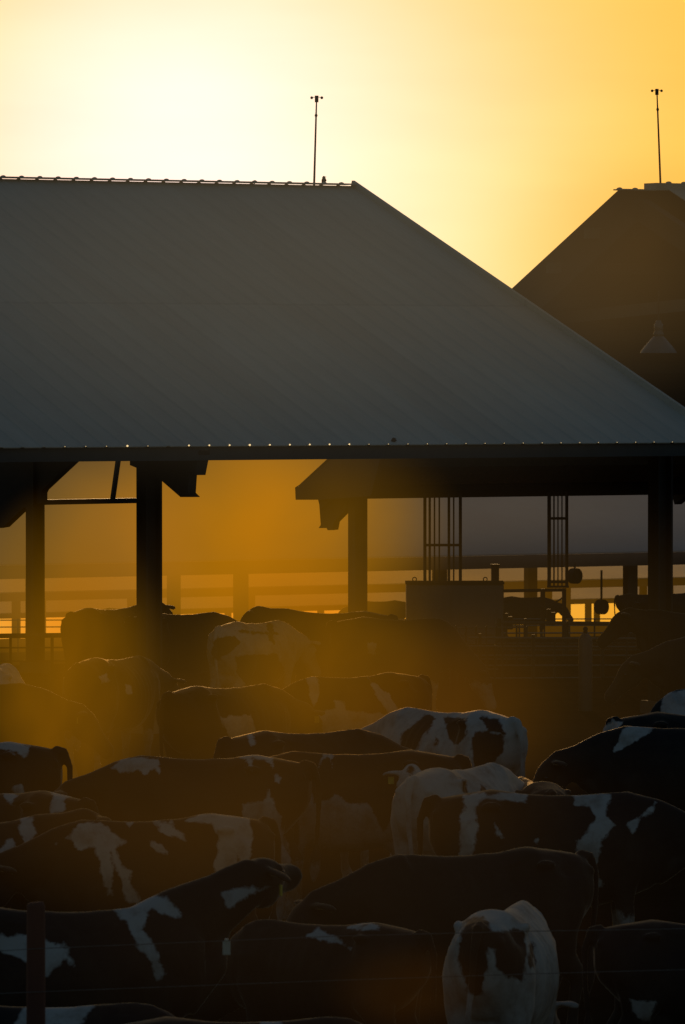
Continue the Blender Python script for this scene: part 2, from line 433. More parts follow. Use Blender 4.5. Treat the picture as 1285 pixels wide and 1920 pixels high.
# ---- things on the roofs
def vane(name, label, px, py0, py1, tilt_px, D, gy):
    a = at(px, gy, D); b = at(px + tilt_px, py1, D)
    t = thing(name, label, 'anemometer', a, 0, 'anemometers on the barn ridges')
    b = b - a
    mb = MB(); mb.tube([(0, 0, -.05), b * .78, b * .8, b * .82, b], [.017, .013, .024, .012, .010], 8); mb.build('mast', M_steel, t, True)
    mb = MB(); mb.tube([b - Vector((0, 0, .07)), b + Vector((0, 0, .03))], .028, 10); hub = mb.build('hub', M_black, t, True)
    for k in range(3):
        ang = math.radians(28 + 120 * k)
        d = Vector((math.cos(ang), math.sin(ang) * 1, 0)) * .088
        mb = MB(); mb.tube([b + Vector((0, 0, .01)), b + d + Vector((0, 0, .005))], .004, 6)
        mb.ball(b + d, .022, 10, 8); mb.build('cup', M_black, t, True)
    return t
Drg = (org1 + U * uR + V * 9.7).y
u590 = solve_u(org1, 589, 9.7); D590 = (org1 + U * u590 + V * 9.7).y
vane('anemometer', 'thin mast with spinning wind cups on the ridge of the nearest barn', 589, 345, 183, 5, D590, 350)
vane('anemometer', 'thin leaning mast with wind cups on the ridge of the right barn', 1239, 345, 170, -7, Dr + .6, 346)
def bird(label, px, py, D, h, lean=0.0):
    t = thing('small_bird', label, 'bird', at(px, py, D))
    mb = MB(); k = h
    mb.tube([(-.10 * k * 1.2, 0, -.02 * k), (-.12 * k, 0, .18 * k), (-.02 * k, 0, .34 * k), (.05 * k, 0, .55 * k), (.03 * k, 0, .74 * k), (.02 * k, 0, .86 * k), (.04 * k, 0, .98 * k)],
            [.03 * k, .10 * k, .20 * k, .26 * k, .17 * k, .15 * k, .05 * k], 12)
    mb.tube([(.12 * k, 0, .88 * k), (.30 * k, 0, .86 * k)], [.05 * k, .01 * k], 6)
    mb.build('body', M_bird, t, True)
    for s in (-1, 1):
        mb = MB(); mb.tube([(.02 * k, s * .08 * k, .35 * k), (.03 * k, s * .08 * k, 0)], .02 * k, 6); mb.build('leg', M_bird, t)
    return t
u607 = solve_u(org1, 607, 9.7); bird('small bird perched beside the mast on the ridge of nearest barn', 607, 348, (org1 + U * u607 + V * 9.7).y, .15)
u478 = solve_u(org1, 478, 9.7); bird('tiny bird crouched low on the ridge left of the mast', 478, 346, (org1 + U * u478 + V * 9.7).y, .07)
u738 = solve_u(org1, 738, .05); t = bird('small dark bird sitting on the lower roof edge of nearest barn', 738, 831, (org1 + U * u738).y + .1, .075)
t.scale = (2.0, 1.6, 1.0)

# ---------------------------------------------------------------- equipment beneath the second barn
De = 99.0
def gz_at(p): return ground_z(p.x, p.y)
p0 = at(762, 1096, De); p1 = at(945, 1096, De)
g = gz_at(p0)
cabinet = thing('equipment_cabinet', 'big square grey steel box with two eyelets and a short chimney', 'cabinet', (p0.x, p0.y, g))
wz = p0.z - g; wx = p1.x - p0.x
mb = MB(); mb.box(0, wx, 0, .9, .25, wz); mb.build('housing', M_box, cabinet, bevel=.015)
mb = MB(); mb.box(-.01, wx + .01, -.02, .92, wz + .002, wz + .035); mb.build('lid', M_matte, cabinet)
for x in (.06, wx - .14):
    mb = MB(); mb.box(x, x + .08, .05, .85, -.1, .25); mb.build('foot', M_steel, cabinet)
mb = MB(); a = (922 - 762) / 183 * wx; b = (937 - 762) / 183 * wx
mb.tube([((a + b) / 2, .3, wz + .03), ((a + b) / 2, .3, wz + .33)], .07, 16); mb.tube([((a + b) / 2, .3, wz + .31), ((a + b) / 2, .3, wz + .345)], .085, 16)
mb.build('chimney', M_steel, cabinet)
for px in (778, 911):
    x = (px - 762) / 183 * wx; mb = MB()
    pts = [(x + .035 * math.cos(t), .3, wz + .08 + .035 * math.sin(t)) for t in [i * math.pi / 6 for i in range(13)]]
    mb.tube(pts, .009, 6); mb.tube([(x, .3, wz + .03), (x, .3, wz + .05)], .01, 6); mb.build('eyelet', M_black, cabinet)
mb = MB(); mb.box(wx * .08, wx * .45, -.018, -.002, .4, wz - .15); mb.box(wx * .55, wx * .92, -.018, -.002, .4, wz - .15); mb.build('door_panel', M_box, cabinet)
def pipe_rack(label, xs, xw, ytop, ybot, rungs, D):
    c = at(sum(xs) / len(xs), ybot, D)
    t = thing('pipe_rack', label, 'rack', c)
    for x, w in zip(xs, xw):
        mb = MB(); a = at(x, ytop, D) - c; b = at(x, ybot, D) - c
        mb.tube([a, b], w * D / F / 2, 8); mb.build('upright', M_pipe, t)
    for (xa, xb, y, w) in rungs:
        mb = MB(); mb.tube([at(xa, y, D - .03) - c, at(xb, y, D - .03) - c], w * D / F / 2, 8); mb.build('rung', M_pipe, t)
    return t
pipe_rack('tall rack of upright pipes standing on the square steel box', [797, 806, 815, 824, 842, 851, 863.5], [6, 4.5, 3, 3, 5, 3, 6], 925, 1097, [(795, 866, 1022, 5)], De + .35)
pipe_rack('narrower pipe rack hanging right of the steel box', [1030, 1039, 1046.5, 1054, 1063], [7, 3, 2.5, 2.5, 6], 922, 1101, [(1028, 1066, 972, 5), (1028, 1066, 1091, 5), (1026, 1067, 1100, 4)], De + .35)
# work frame right of the box
c = at(1000, 1180, De); c.z = gz_at(c)
wf = thing('cattle_chute', 'black pipe cattle chute beside the steel box under the narrow rack', 'frame', c)
mb = MB()
def seg(mb, xa, ya, xb, yb, w, D=De, o=None):
    a = at(xa, ya, D); b = at(xb, yb, D); o = o or c
    mb.tube([a - o, b - o], w * D / F / 2, 8)
seg(mb, 945, 1108, 1062, 1106, 6); mb.build('top_rail', M_pipe, wf)
for x, w, yb in ((1018, 9, 1180), (1058, 8, 1330)):
    mb = MB(); seg(mb, x, 1104, x, yb, w, De - .1); mb.build('upright', M_pipe, wf)
mb = MB(); seg(mb, 985, 1152, 1052, 1124, 2.5, De - .2); seg(mb, 1030, 1140, 1058, 1118, 2.5, De - .2); mb.build('lever', M_pipe, wf)
for x, y in ((955, 1150), (1035, 1142)):
    mb = MB(); seg(mb, x - 6, y, x - 6, y + 30, 9); seg(mb, x + 2, y + 6, x + 2, y + 30, 10); mb.build('latch', M_black, wf)

def rail_fence(label, px0, px1, D0, D1, ytops, post_px, rail_w, name='rail_fence'):
    a = at(px0, ytops[0][0], D0); o = Vector((a.x, a.y, gz_at(a)))
    t = thing(name, label, 'fence', o)
    for (y0, y1, w) in ytops:
        mb = MB(); mb.tube([at(px0, y0, D0) - o, at(px1, y1, D1) - o], w * D0 / F / 2, 8); mb.build('rail', M_rail, t)
    for (x, w, yt) in post_px:
        f = (x - px0) / (px1 - px0); D = D0 + (D1 - D0) * f
        q = at(x, yt, D); gz = gz_at(q)
        mb = MB(); mb.tube([q - o, Vector((q.x, q.y, gz - .1)) - o], w * D / F / 2, 10); mb.build('post', M_pipe, t)
    return t
rail_fence('pipe feeding fence with several rails right of the steel box', 930, 1330, 97.0, 98.5,
           [(1167, 1171, 7), (1207, 1205, 4), (1219, 1218, 4), (1232, 1231, 4), (1262, 1261, 4), (1290, 1289, 4)],
           [(936, 8, 1160), (985, 6, 1160), (1062, 9, 1165), (1150, 6, 1165), (1230, 7, 1165), (1300, 7, 1165)], 5)
rail_fence('dark pipe gate between the posts at the far left', -60, 128, 84.0, 84.5,
           [(1193, 1191, 9), (1215, 1214, 3), (1240, 1239, 3), (1262, 1261, 3)], [(-40, 8, 1190), (20, 5, 1192), (98, 6, 1190), (125, 6, 1190)], 5)
rail_fence('row of bent feed stanchion bars crossing behind the middle cows', 752, 990, 93.0, 93.5,
           [(1178, 1176, 3), (1208, 1206, 3), (1236, 1236, 3), (1262, 1261, 3), (1290, 1290, 3)], [(x, 3.5, 1174) for x in range(760, 990, 19)], 3, 'stanchion_row')
rail_fence('pipe corral fence with five rails at right behind the hydrant post', 880, 1340, 88.0, 89.5,
           [(1196, 1198, 5), (1212, 1213, 3.5), (1229, 1229, 3.5), (1248, 1247, 3.5), (1272, 1270, 3.5), (1300, 1298, 3.5)],
           [(900, 7, 1188), (942, 5, 1196), (1000, 7, 1190), (1040, 5, 1196), (1130, 8, 1190), (1175, 5, 1196), (1260, 8, 1190)], 5)
rail_fence('short gate of closely spaced bars below the steel box', 770, 935, 87.0, 87.0,
           [(1212, 1212, 4), (1300, 1300, 4), (1255, 1255, 3)], [(x, 3.5, 1212) for x in range(774, 936, 14)], 3, 'barred_gate')
for (fx, fy, fd, fr, lb) in [(1128, 1138, 184, .24, 'round fan hanging under the hazy barn beside the bright gap at right'), 
                             (1078, 1080, 184, .25, 'round fan hanging under the hazy barn near the narrow rack')]:
    ft = thing('barn_fan', lb, 'fan', at(fx, fy, fd), RZ + .25, 'round fans hanging under the hazy barn')
    mb = MB(); mb.tube([(0, -.12, 0), (0, .12, 0)], fr, 20, cap=False); mb.tube([(0, -.10, 0), (0, .10, 0)], fr * .92, 20, cap=False); mb.build('housing', M_matte, ft)
    mb = MB(); mb.tube([(0, .02, 0), (0, .05, 0)], fr * .90, 20); mb.tube([(0, -.08, 0), (0, .03, 0)], fr * .3, 12); mb.build('guard', M_matte, ft)
    mb = MB(); mb.beam((0, 0, fr), (0, 0, fr + (.95 if fy > 1100 else .2)), .05, .05); mb.build('hanger', M_matte, ft)
rail_fence('long distant pipe fence crossing the bright gaps under the hazy barn', -80, 1360, 168.0, 176.0,
           [(1163, 1160, 2.2), (1176, 1172, 2.2), (1190, 1186, 3)], [(x, 3.2, 1160) for x in range(-60, 1350, 47)], 3)
# hydrant post
hp = at(1098, 1186, 80.0); g = gz_at(hp)
hy = thing('hydrant_post', 'thick round-headed post with a small knob in front of right fence', 'post', (hp.x, hp.y, g))
mb = MB(); hz = hp.z - g
mb.tube([(0, 0, -.1), (0, 0, hz - .12), (0, 0, hz - .06), (0, 0, hz - .01)], [.10, .10, .085, .04], 16); mb.build('post', M_box, hy, True)
mb = MB(); mb.tube([(0, 0, hz - .02), (0, 0, hz + .05)], .03, 10); mb.ball((0, 0, hz + .05), .035); mb.build('knob', M_steel, hy, True)

# ---------------------------------------------------------------- near wire fence
Dn = 29.0
pp = at(67, 1692, Dn)
wfz = thing('wire_fence', 'two-strand wire fence with a red-brown wooden post nearest the camera', 'fence', (pp.x, pp.y, 0))
mb = MB()
hz = pp.z
mb.tube([(0, 0, -.1), (0, 0, hz * .5), (0.002, 0, hz - .02), (0, 0, hz)], [.052, .05, .047, .04], 14); mb.build('post', M_post, wfz, True)
def wire(pts):
    mb = MB(); P = []
    for i in range(len(pts) - 1):
        a = at(*pts[i], Dn - .06); b = at(*pts[i + 1], Dn - .06)
        n = 6
        for j in range(n):
            f = j / n; P.append(a.lerp(b, f) - Vector((pp.x, pp.y, 0)))
    P.append(at(*pts[-1], Dn - .06) - Vector((pp.x, pp.y, 0)))
    mb.tube(P, .0019, 6); mb.build('wire', M_wire, wfz)
wire([(-200, 1795), (67, 1779), (425, 1764), (640, 1755), (1000, 1746), (1500, 1738)])
wire([(-200, 1872), (67, 1860), (430, 1846), (640, 1838), (1000, 1826), (1500, 1812)])
for (x, y) in ((425, 1764), (1110, 1795)):
    mb = MB(); a = at(x, y + 14, Dn - .07) - Vector((pp.x, pp.y, 0))
    mb.box(a.x - .02, a.x + .02, a.y - .008, a.y + .008, a.z - .035, a.z + .035); mb.box(a.x - .010, a.x + .010, a.y - .012, a.y + .012, a.z + .035, a.z + .05)
    if x < 500: mb.build('insulator', M_ins, wfz, bevel=.003)

# ---------------------------------------------------------------- cows
def ring(x, top, bot, w, n=28, tw=.55, yc=0, belly=.5):
    "torso cross-section: narrow spine, wide barrel"
    pts = []
    zc = bot + (top - bot) * belly
    for k in range(n):
        a = 2 * math.pi * k / n
        cy, sz = math.cos(a), math.sin(a)
        if sz >= 0:
            z = zc + (top - zc) * sz
            yy = w * (abs(cy) ** (.85 + .0 * tw)) * (1 if cy >= 0 else -1)
            yy *= (1 - (1 - tw) * sz ** 2.5)
        else:
            z = zc + (zc - bot) * sz
            yy = w * (abs(cy) ** .8) * (1 if cy >= 0 else -1)
        pts.append((x, yc + yy, z))
    return pts

def cow_mesh(neck_z, neck_x, yaw, head_pitch, seed):
    rnd = random.Random(seed)
    mb = MB()
    secs = [(-.93, 1.27, 1.06, .11, .7), (-.89, 1.36, .96, .19, .85), (-.80, 1.395, .86, .25, .9), (-.70, 1.41, .76, .28, .95), (-.58, 1.43, .70, .30, 1.0), (-.46, 1.45, .66, .315, 1.03),
            (-.36, 1.44, .62, .285, .75), (-.2, 1.415, .585, .32, .44), (0, 1.405, .55, .345, .44), (.2, 1.405, .54, .345, .42), (.38, 1.42, .565, .305, .42),
            (.52, 1.43, .60, .26, .42), (.64, 1.42, .645, .235, .35), (.76, 1.36, .70, .195, .5), (.86, 1.28, .79, .14, .6), (.92, 1.2, .88, .07, .7)]
    mb.loft([ring(x, t, b, w, tw=tw) for x, t, b, w, tw in secs])
    for s in (-1, 1):
        mb.ball((-.47, s * .25, 1.34), .04, 12, 8, (2.2, .9, .8))        # hooks
        mb.ball((-.86, s * .14, 1.27), .05, 10, 8, (1.3, .8, .9))                          # pins
        # hind leg
        dx = rnd.uniform(-.06, .06) + s * rnd.uniform(-.05, .05)
        mb.tube([(-.62, s * .16, 1.25), (-.58, s * .19, 1.02), (-.55 + dx * .3, s * .20, .82), (-.62 + dx * .7, s * .195, .64), (-.74 + dx, s * .185, .50), (-.71 + dx, s * .185, .40), (-.69 + dx, s * .185, .22), (-.68 + dx, s * .185, .13), (-.64 + dx, s * .185, .06), (-.63 + dx, s * .185, 0)],
                [(.22, .12), (.23, .145), (.19, .13), (.115, .09), (.068, .055), (.05, .042), (.042, .038), (.052, .048), (.058, .052), (.07, .058)], 14)
        dx = rnd.uniform(-.05, .05) + s * rnd.uniform(-.06, .06)
        mb.tube([(.55, s * .15, 1.15), (.56, s * .17, .92), (.53 + dx * .3, s * .17, .74), (.54 + dx * .6, s * .165, .58), (.55 + dx, s * .16, .43), (.54 + dx, s * .16, .33), (.54 + dx, s * .16, .17), (.55 + dx, s * .16, .11), (.58 + dx, s * .16, .05), (.58 + dx, s * .16, 0)],
                [(.20, .09), (.17, .10), (.11, .085), (.075, .065), (.066, .06), (.045, .042), (.04, .038), (.05, .046), (.056, .05), (.066, .056)], 14)
    mb.ball((-.42, 0, .66), .2, 14, 10, (1.15, .95, .75))                   # udder
    for s in (-1, 1):
        for x in (-.5, -.32): mb.tube([(x, s * .09, .56), (x, s * .09, .46)], [.024, .02], 8)
    # tail
    sw = rnd.uniform(-.08, .08)
    mb.tube([(-.86, 0, 1.37), (-.95, 0, 1.36), (-1.0, sw * .2, 1.22), (-1.0, sw * .5, .95), (-.98, sw, .7), (-.97, sw, .58), (-.96, sw * 1.2, .45), (-.95, sw * 1.2, .34)],
            [.05, .042, .032, .026, .024, .045, .05, .02], 10)
    # neck and head in a bent frame
    H = Vector((neck_x, 0, neck_z))
    rotN = Matrix.Rotation(yaw * .5, 3, 'Z'); rotH = Matrix.Rotation(yaw, 3, 'Z')
    base = Vector((.55, 0, 1.13))
    rel = H - base
    hb = base + rotN @ rel
    mid1 = base.lerp(hb, .35) + Vector((0, 0, .02)); mid2 = base.lerp(hb, .7)
    d = (hb - base).normalized()
    mb.tube([base, mid1, mid2, hb, hb + d * .07], [(.31, .20), (.25, .145), (.185, .11), (.145, .10), (.09, .07)], 20)
    # throat / brisket fold
    mb.tube([(.78, 0, .80), Vector((.95, 0, .86)).lerp(mid2, .3), mid2 - Vector((0, 0, .1))], [.10, .09, .06], 12)
    fw = rotH @ Vector((math.cos(head_pitch), 0, -math.sin(head_pitch)))
    sd = rotH @ Vector((0, 1, 0)); up = sd.cross(fw) * -1
    if up.z < 0: up = -up
    def hp(x, y, z): return hb + fw * x + sd * y + up * z
    def hring(x, zt, zb, w, n=18):
        pts = []
        for k in range(n):
            a = 2 * math.pi * k / n
            cy, sz = math.cos(a), math.sin(a)
            yy = w * math.copysign(abs(cy) ** .75, cy) * (1 if sz > 0 else .78)
            zz = (zt + zb) / 2 + (zt - zb) / 2 * math.copysign(abs(sz) ** .85, sz)
            pts.append(hp(x, yy, zz))
        return pts
    mb.loft([hring(-.07, .05, -.12, .06), hring(-.03, .105, -.18, .10), hring(.05, .125, -.205, .12), hring(.14, .115, -.205, .125), hring(.24, .08, -.165, .095), hring(.34, .058, -.14, .08),
             hring(.42, .052, -.135, .082), hring(.48, .045, -.13, .09), hring(.525, .025, -.12, .08), hring(.55, -.02, -.09, .05)])
    for s in (-1, 1):
        mb.ball(hp(.13, s * .10, .045), .035, 10, 8)                        # brow
        E = [hp(-.01, s * .08, .05), hp(-.025, s * .14, .045), hp(-.04, s * .20, .03), hp(-.045, s * .25, .0), hp(-.045, s * .28, -.02)]
        mb.tube(E, [(.032, .035), (.024, .055), (.02, .072), (.018, .058), (.014, .02)], 10)
    bm_me = bpy.data.meshes.new('cow'); bm_me.from_pydata(mb.v, [], mb.f); bm_me.update()
    b = bmesh.new(); b.from_mesh(bm_me); bmesh.ops.recalc_face_normals(b, faces=b.faces); b.to_mesh(bm_me); b.free()
    o = bpy.data.objects.new('tmp', bm_me); COL.objects.link(o)
    r = o.modifiers.new('r', 'REMESH'); r.mode = 'VOXEL'; r.voxel_size = .019
    s = o.modifiers.new('s', 'SMOOTH'); s.factor = .5; s.iterations = 5
    dg = bpy.context.evaluated_depsgraph_get(); ev = o.evaluated_get(dg)
    me = bpy.data.meshes.new_from_object(ev); bpy.data.objects.remove(o)
    # ribs, hollows and hide unevenness
    n = len(me.vertices); co = np.empty(n * 3); me.vertices.foreach_get('co', co); co = co.reshape(-1, 3)
    nr = np.empty(n * 3); me.vertices.foreach_get('normal', nr); nr = nr.reshape(-1, 3)
    x, y, z = co[:, 0], co[:, 1], co[:, 2]
    flank = np.exp(-((x + .30) / .10) ** 2 - ((z - 1.22) / .12) ** 2) * (np.abs(y) > .15)
    ribs = .004 * np.sin(x * 62) * np.exp(-((x - .08) / .30) ** 2 - ((z - 1.0) / .26) ** 2) * (np.abs(y) > .15)
    shoulder = .012 * np.exp(-((x - .50) / .07) ** 2 - ((z - 1.18) / .2) ** 2) * (np.abs(y) > .1)
    low = np.array([mnoise.noise(Vector(c) * 5 + Vector((seed, 0, 0))) for c in co]) * .006
    co = co + nr * (-.05 * flank - .03 * np.exp(-((x + .66) / .07) ** 2 - ((z - 1.28) / .09) ** 2) * (np.abs(y) > .12) + 1.8 * ribs + shoulder + low)[:, None]
    me.vertices.foreach_set('co', co.ravel()); me.update()
    me.polygons.foreach_set('use_smooth', [True] * len(me.polygons))
    eyes = [hp(.145, s * .118, .02) for s in (-1, 1)]
    ears = [hp(-.045, s * .20, -.02) for s in (-1, 1)]
    return me, eyes, ears, fw

def coat_mat():
    m = bpy.data.materials.new('black and white hide'); nt, N, L = nodes(m); p = N['Principled BSDF']
    at_ = N.new('ShaderNodeAttribute'); at_.attribute_name = 'coat'
    tc = N.new('ShaderNodeTexCoord')
    n1 = N.new('ShaderNodeTexNoise'); n1.inputs['Scale'].default_value = 7; n1.inputs['Detail'].default_value = 9; n1.inputs['Roughness'].default_value = .68
    L.new(tc.outputs['Object'], n1.inputs['Vector'])
    ad = N.new('ShaderNodeMath'); ad.operation = 'MULTIPLY_ADD'; ad.inputs[1].default_value = .14
    sb = N.new('ShaderNodeMath'); sb.operation = 'SUBTRACT'; sb.inputs[1].default_value = .5
    L.new(n1.outputs['Fac'], sb.inputs[0]); L.new(sb.outputs[0], ad.inputs[0]); L.new(at_.outputs['Fac'], ad.inputs[2])
    mr = N.new('ShaderNodeMapRange'); mr.inputs['From Min'].default_value = -.009; mr.inputs['From Max'].default_value = .009
    L.new(ad.outputs[0], mr.inputs['Value'])
    # dirt and mud on the coat
    n2 = N.new('ShaderNodeTexNoise'); n2.inputs['Scale'].default_value = 4; n2.inputs['Detail'].default_value = 8; n2.inputs['Roughness'].default_value = .7
    L.new(tc.outputs['Object'], n2.inputs['Vector'])
    sx = N.new('ShaderNodeSeparateXYZ'); L.new(tc.outputs['Object'], sx.inputs[0])
    hz = N.new('ShaderNodeMapRange'); hz.inputs['From Min'].default_value = 1.25; hz.inputs['From Max'].default_value = .3; hz.inputs['To Min'].default_value = -.25; hz.inputs['To Max'].default_value = .55
    L.new(sx.outputs['Z'], hz.inputs['Value'])
    dm = N.new('ShaderNodeMath'); dm.operation = 'ADD'; dm.use_clamp = True
    d2 = N.new('ShaderNodeMapRange'); d2.inputs['From Min'].default_value = .4; d2.inputs['From Max'].default_value = .75; L.new(n2.outputs['Fac'], d2.inputs['Value'])
    L.new(d2.outputs[0], dm.inputs[0]); L.new(hz.outputs[0], dm.inputs[1])
    wm = N.new('ShaderNodeMixRGB'); wm.inputs['Color1'].default_value = (.50, .48, .45, 1); wm.inputs['Color2'].default_value = (.17, .12, .08, 1)
    L.new(dm.outputs[0], wm.inputs['Fac'])
    bmx = N.new('ShaderNodeMixRGB'); bmx.inputs['Color1'].default_value = (.012, .010, .009, 1); bmx.inputs['Color2'].default_value = (.045, .032, .022, 1)
    L.new(dm.outputs[0], bmx.inputs['Fac'])
    mix = N.new('ShaderNodeMixRGB'); L.new(mr.outputs[0], mix.inputs['Fac']); L.new(bmx.outputs[0], mix.inputs['Color1']); L.new(wm.outputs[0], mix.inputs['Color2'])
    L.new(mix.outputs[0], p.inputs['Base Color'])
    p.inputs['Roughness'].default_value = .7; p.inputs['Specular IOR Level'].default_value = .25
    p.inputs['Sheen Weight'].default_value = .75; p.inputs['Sheen Roughness'].default_value = .25; p.inputs['Sheen Tint'].default_value = (1, .82, .6, 1)
    n3 = N.new('ShaderNodeTexNoise'); n3.inputs['Scale'].default_value = 60; n3.inputs['Detail'].default_value = 3
    mp = N.new('ShaderNodeMapping'); mp.inputs['Scale'].default_value = (1, 1, .3); L.new(tc.outputs['Object'], mp.inputs[0]); L.new(mp.outputs[0], n3.inputs['Vector'])
    b = N.new('ShaderNodeBump'); b.inputs['Strength'].default_value = .35; b.inputs['Distance'].default_value = .006
    L.new(n3.outputs['Fac'], b.inputs['Height']); L.new(b.outputs['Normal'], p.inputs['Normal'])
    return m
M_coat = coat_mat()

def poly_sd(px, py, poly):
    "signed distance (negative inside) of arrays px,py to a polygon"
    n = len(poly); d = np.full(px.shape, 1e9); inside = np.zeros(px.shape, bool)
    for i in range(n):
        ax, ay = poly[i]; bx, by = poly[(i + 1) % n]
        ex, ey = bx - ax, by - ay
        wx, wy = px - ax, py - ay
        t = np.clip((wx * ex + wy * ey) / max(ex * ex + ey * ey, 1e-9), 0, 1)
        d = np.minimum(d, np.hypot(wx - ex * t, wy - ey * t))
        c = ((ay > py) != (by > py)) & (px < (bx - ax) * (py - ay) / ((by - ay) if by != ay else 1e-9) + ax)
        inside ^= c
    return np.where(inside, -d, d)

POSES = {  # neck end z, neck end x, yaw, head pitch
    'level': (1.36, 1.20, 0, .75), 'low': (1.05, 1.25, 0, .85), 'graze': (.62, 1.22, 0, 1.15), 'raised': (1.56, 1.40, .95, -.02),
    'turnL': (1.34, 1.15, .7, .6), 'turnR': (1.30, 1.15, -.8, .7),
}
_cache = {}
COWGROUP = 'dairy cows crowded in the corral'
def cow(label, px, D, head, pose='level', sc=1.0, base='black', polys=(), dy=0.0, tagc=False, seed=None, zs=1.0):
    var = (pose, (hash(pose) * 0 + int(px) + int(D)) % 2)
    if var not in _cache: _cache[var] = cow_mesh(*POSES[pose], seed=len(_cache) + 1)
    src, eyes, ears, fw = _cache[var]
    me = src.copy()
    x = (px - CX) / F * D
    loc = Vector((x, D, ground_z(x, D) + dy)); rz = math.radians(head)
    o = bpy.data.objects.new('cow', me); COL.objects.link(o)
    o.location = loc; o.rotation_euler = (0, 0, rz); o.scale = (sc, sc, sc * zs)
    tag(o, label, 'cow', COWGROUP)
    n = len(me.vertices); co = np.empty(n * 3); me.vertices.foreach_get('co', co); co = co.reshape(-1, 3)
    # coat markings in the plane of the animal's visible side
    c, s = math.cos(rz), math.sin(rz)
    wx = (co[:, 0] * c - co[:, 1] * s) * sc + loc.x
    wy = (co[:, 0] * s + co[:, 1] * c) * sc + loc.y
    wz = co[:, 2] * sc * zs + loc.z - CAMH
    fz = wy * _c - wz * _s; uz = wy * _s + wz * _c
    PX = CX + F * wx / fz; PY = CY - F * uz / fz
    m_per_px = D / F
    field = np.full(n, 1.0)
    for pl in polys: field = np.minimum(field, poly_sd(PX, PY, pl) * m_per_px)
    rs = (seed if seed is not None else int(px * 3 + D * 7)) % 97
    if base == 'pied' or base == 'piedw':
        nz = np.array([mnoise.noise(Vector((c_[0] * 1.9 + rs, c_[1] * .9 + rs * .3, c_[2] * 1.6))) for c_ in co])
        th = .02 if base == 'pied' else -.12
        coat = (nz - th) * .5
        belly = (.62 - co[:, 2]) * .5
        coat = np.maximum(coat, np.clip(belly, -.3, .3))
    elif base == 'white':
        coat = field          # polys are black
    else:
        legs = (.55 - co[:, 2]) * .4 - .02
        coat = np.maximum(-field, legs) if polys or base == 'black' else -field
        if base == 'allblack': coat = -field
    a = me.attributes.new('coat', 'FLOAT', 'POINT'); a.data.foreach_set('value', np.clip(coat, -1, 1).astype(np.float32))
    me.materials.append(M_coat)
    for e in eyes:
        mb = MB(); mb.ball(e, .021, 10, 8); mb.build('eye', M_eye, o, True)
    if tagc:
        for e in ears:
            mb = MB(); w = Vector((0, 1, 0)); mb.box(e.x - .006, e.x + .006, e.y - .028, e.y + .028, e.z - .08, e.z - .01); mb.build('ear_tag', M_tag, o)
    return o

# far row, under and beside the first barn
cow('dark cow seen from behind left of the thick barn post', 205, 80.5, 55, 'level', 1.0, 'allblack')
cow('dark cow standing just right behind the thick barn post', 340, 79.5, 38, 'low', .98, 'allblack')
cow('muddy white cow with blotched rump, rear view right of the post', 478, 76.4, 58, 'low', .99, 'white',
    [[(395, 1225), (405, 1195), (440, 1192), (450, 1205), (430, 1225), (405, 1240)], [(440, 1182), (520, 1185), (525, 1190), (480, 1190)], [(500, 1165), (512, 1170), (515, 1210), (505, 1200)],
     [(440, 1230), (520, 1225), (535, 1260), (525, 1320), (470, 1300), (445, 1260)]])
cow('dark cow facing left behind the muddy white cow', 625, 79.6, 158, 'level', .99, 'allblack')
cow('dark cow side-on just left of the square steel box', 742, 78.2, 8, 'graze', .97, 'black', [[(690, 1206), (706, 1206), (704, 1230), (692, 1226)]])
cow('dark cow half hidden behind the round-headed post on the right', 1372, 71.8, 184, 'low', 1.0, 'allblack')
cow('black cow whose head shows over the right pipe fence', 1335, 79.0, 176, 'level', 1.0, 'allblack')
cow('dark cow in the dust left of centre with low back', 425, 60.4, 48, 'low', 1.0, 'black', [[(415, 1345), (470, 1340), (490, 1400), (440, 1410)]], tagc=True)
cow('dark cow in thick dust at the foot of the thick post', 215, 67.0, 62, 'low', .98, 'black', [[(185, 1270), (200, 1262), (206, 1278), (190, 1282)], [(236, 1285), (246, 1283), (247, 1300), (238, 1300)]])
cow('black and white cow sloping away in the dust at centre', 668, 62.6, 214, 'low', 1.0, 'black',
    [[(690, 1272), (728, 1300), (755, 1345), (740, 1352), (715, 1320)], [(625, 1312), (645, 1316), (656, 1348), (640, 1350)], [(568, 1248), (590, 1260), (600, 1302), (588, 1328), (578, 1290)], [(540, 1345), (640, 1330), (760, 1345), (760, 1400), (540, 1400)]])
# left edge
cow('pale cow cut by the left edge with rounded white rump', -8, 64.0, 82, 'low', 1.02, 'white', [[(-20, 1285), (5, 1285), (8, 1330), (-20, 1345)]])
cow('dark cow with rim-lit head hanging at the left edge', -60, 61.5, 2, 'low', .98, 'allblack', tagc=True)
cow('black cow with a white saddle at the left edge', -78, 51.0, 176, 'level', 1.0, 'black', [[(-40, 1388), (20, 1388), (62, 1398), (45, 1420), (20, 1408), (-30, 1400)], [(25, 1478), (40, 1470), (60, 1520), (50, 1530)]])
cow('black cow with pale hip low at the left behind others', -5, 45.8, 148, 'low', .97, 'black', [[(96, 1470), (135, 1480), (142, 1492), (124, 1498), (120, 1520), (98, 1522)], [(-5, 1450), (30, 1490), (26, 1512), (10, 1500), (-5, 1470)]])
cow('black cow with white streaks in the left foreground', -75, 42.3, 38, 'level', .98, 'black', [[(-10, 1600), (25, 1570), (30, 1580), (0, 1622)], [(38, 1530), (62, 1535), (70, 1562), (50, 1585), (38, 1560)]], tagc=True)
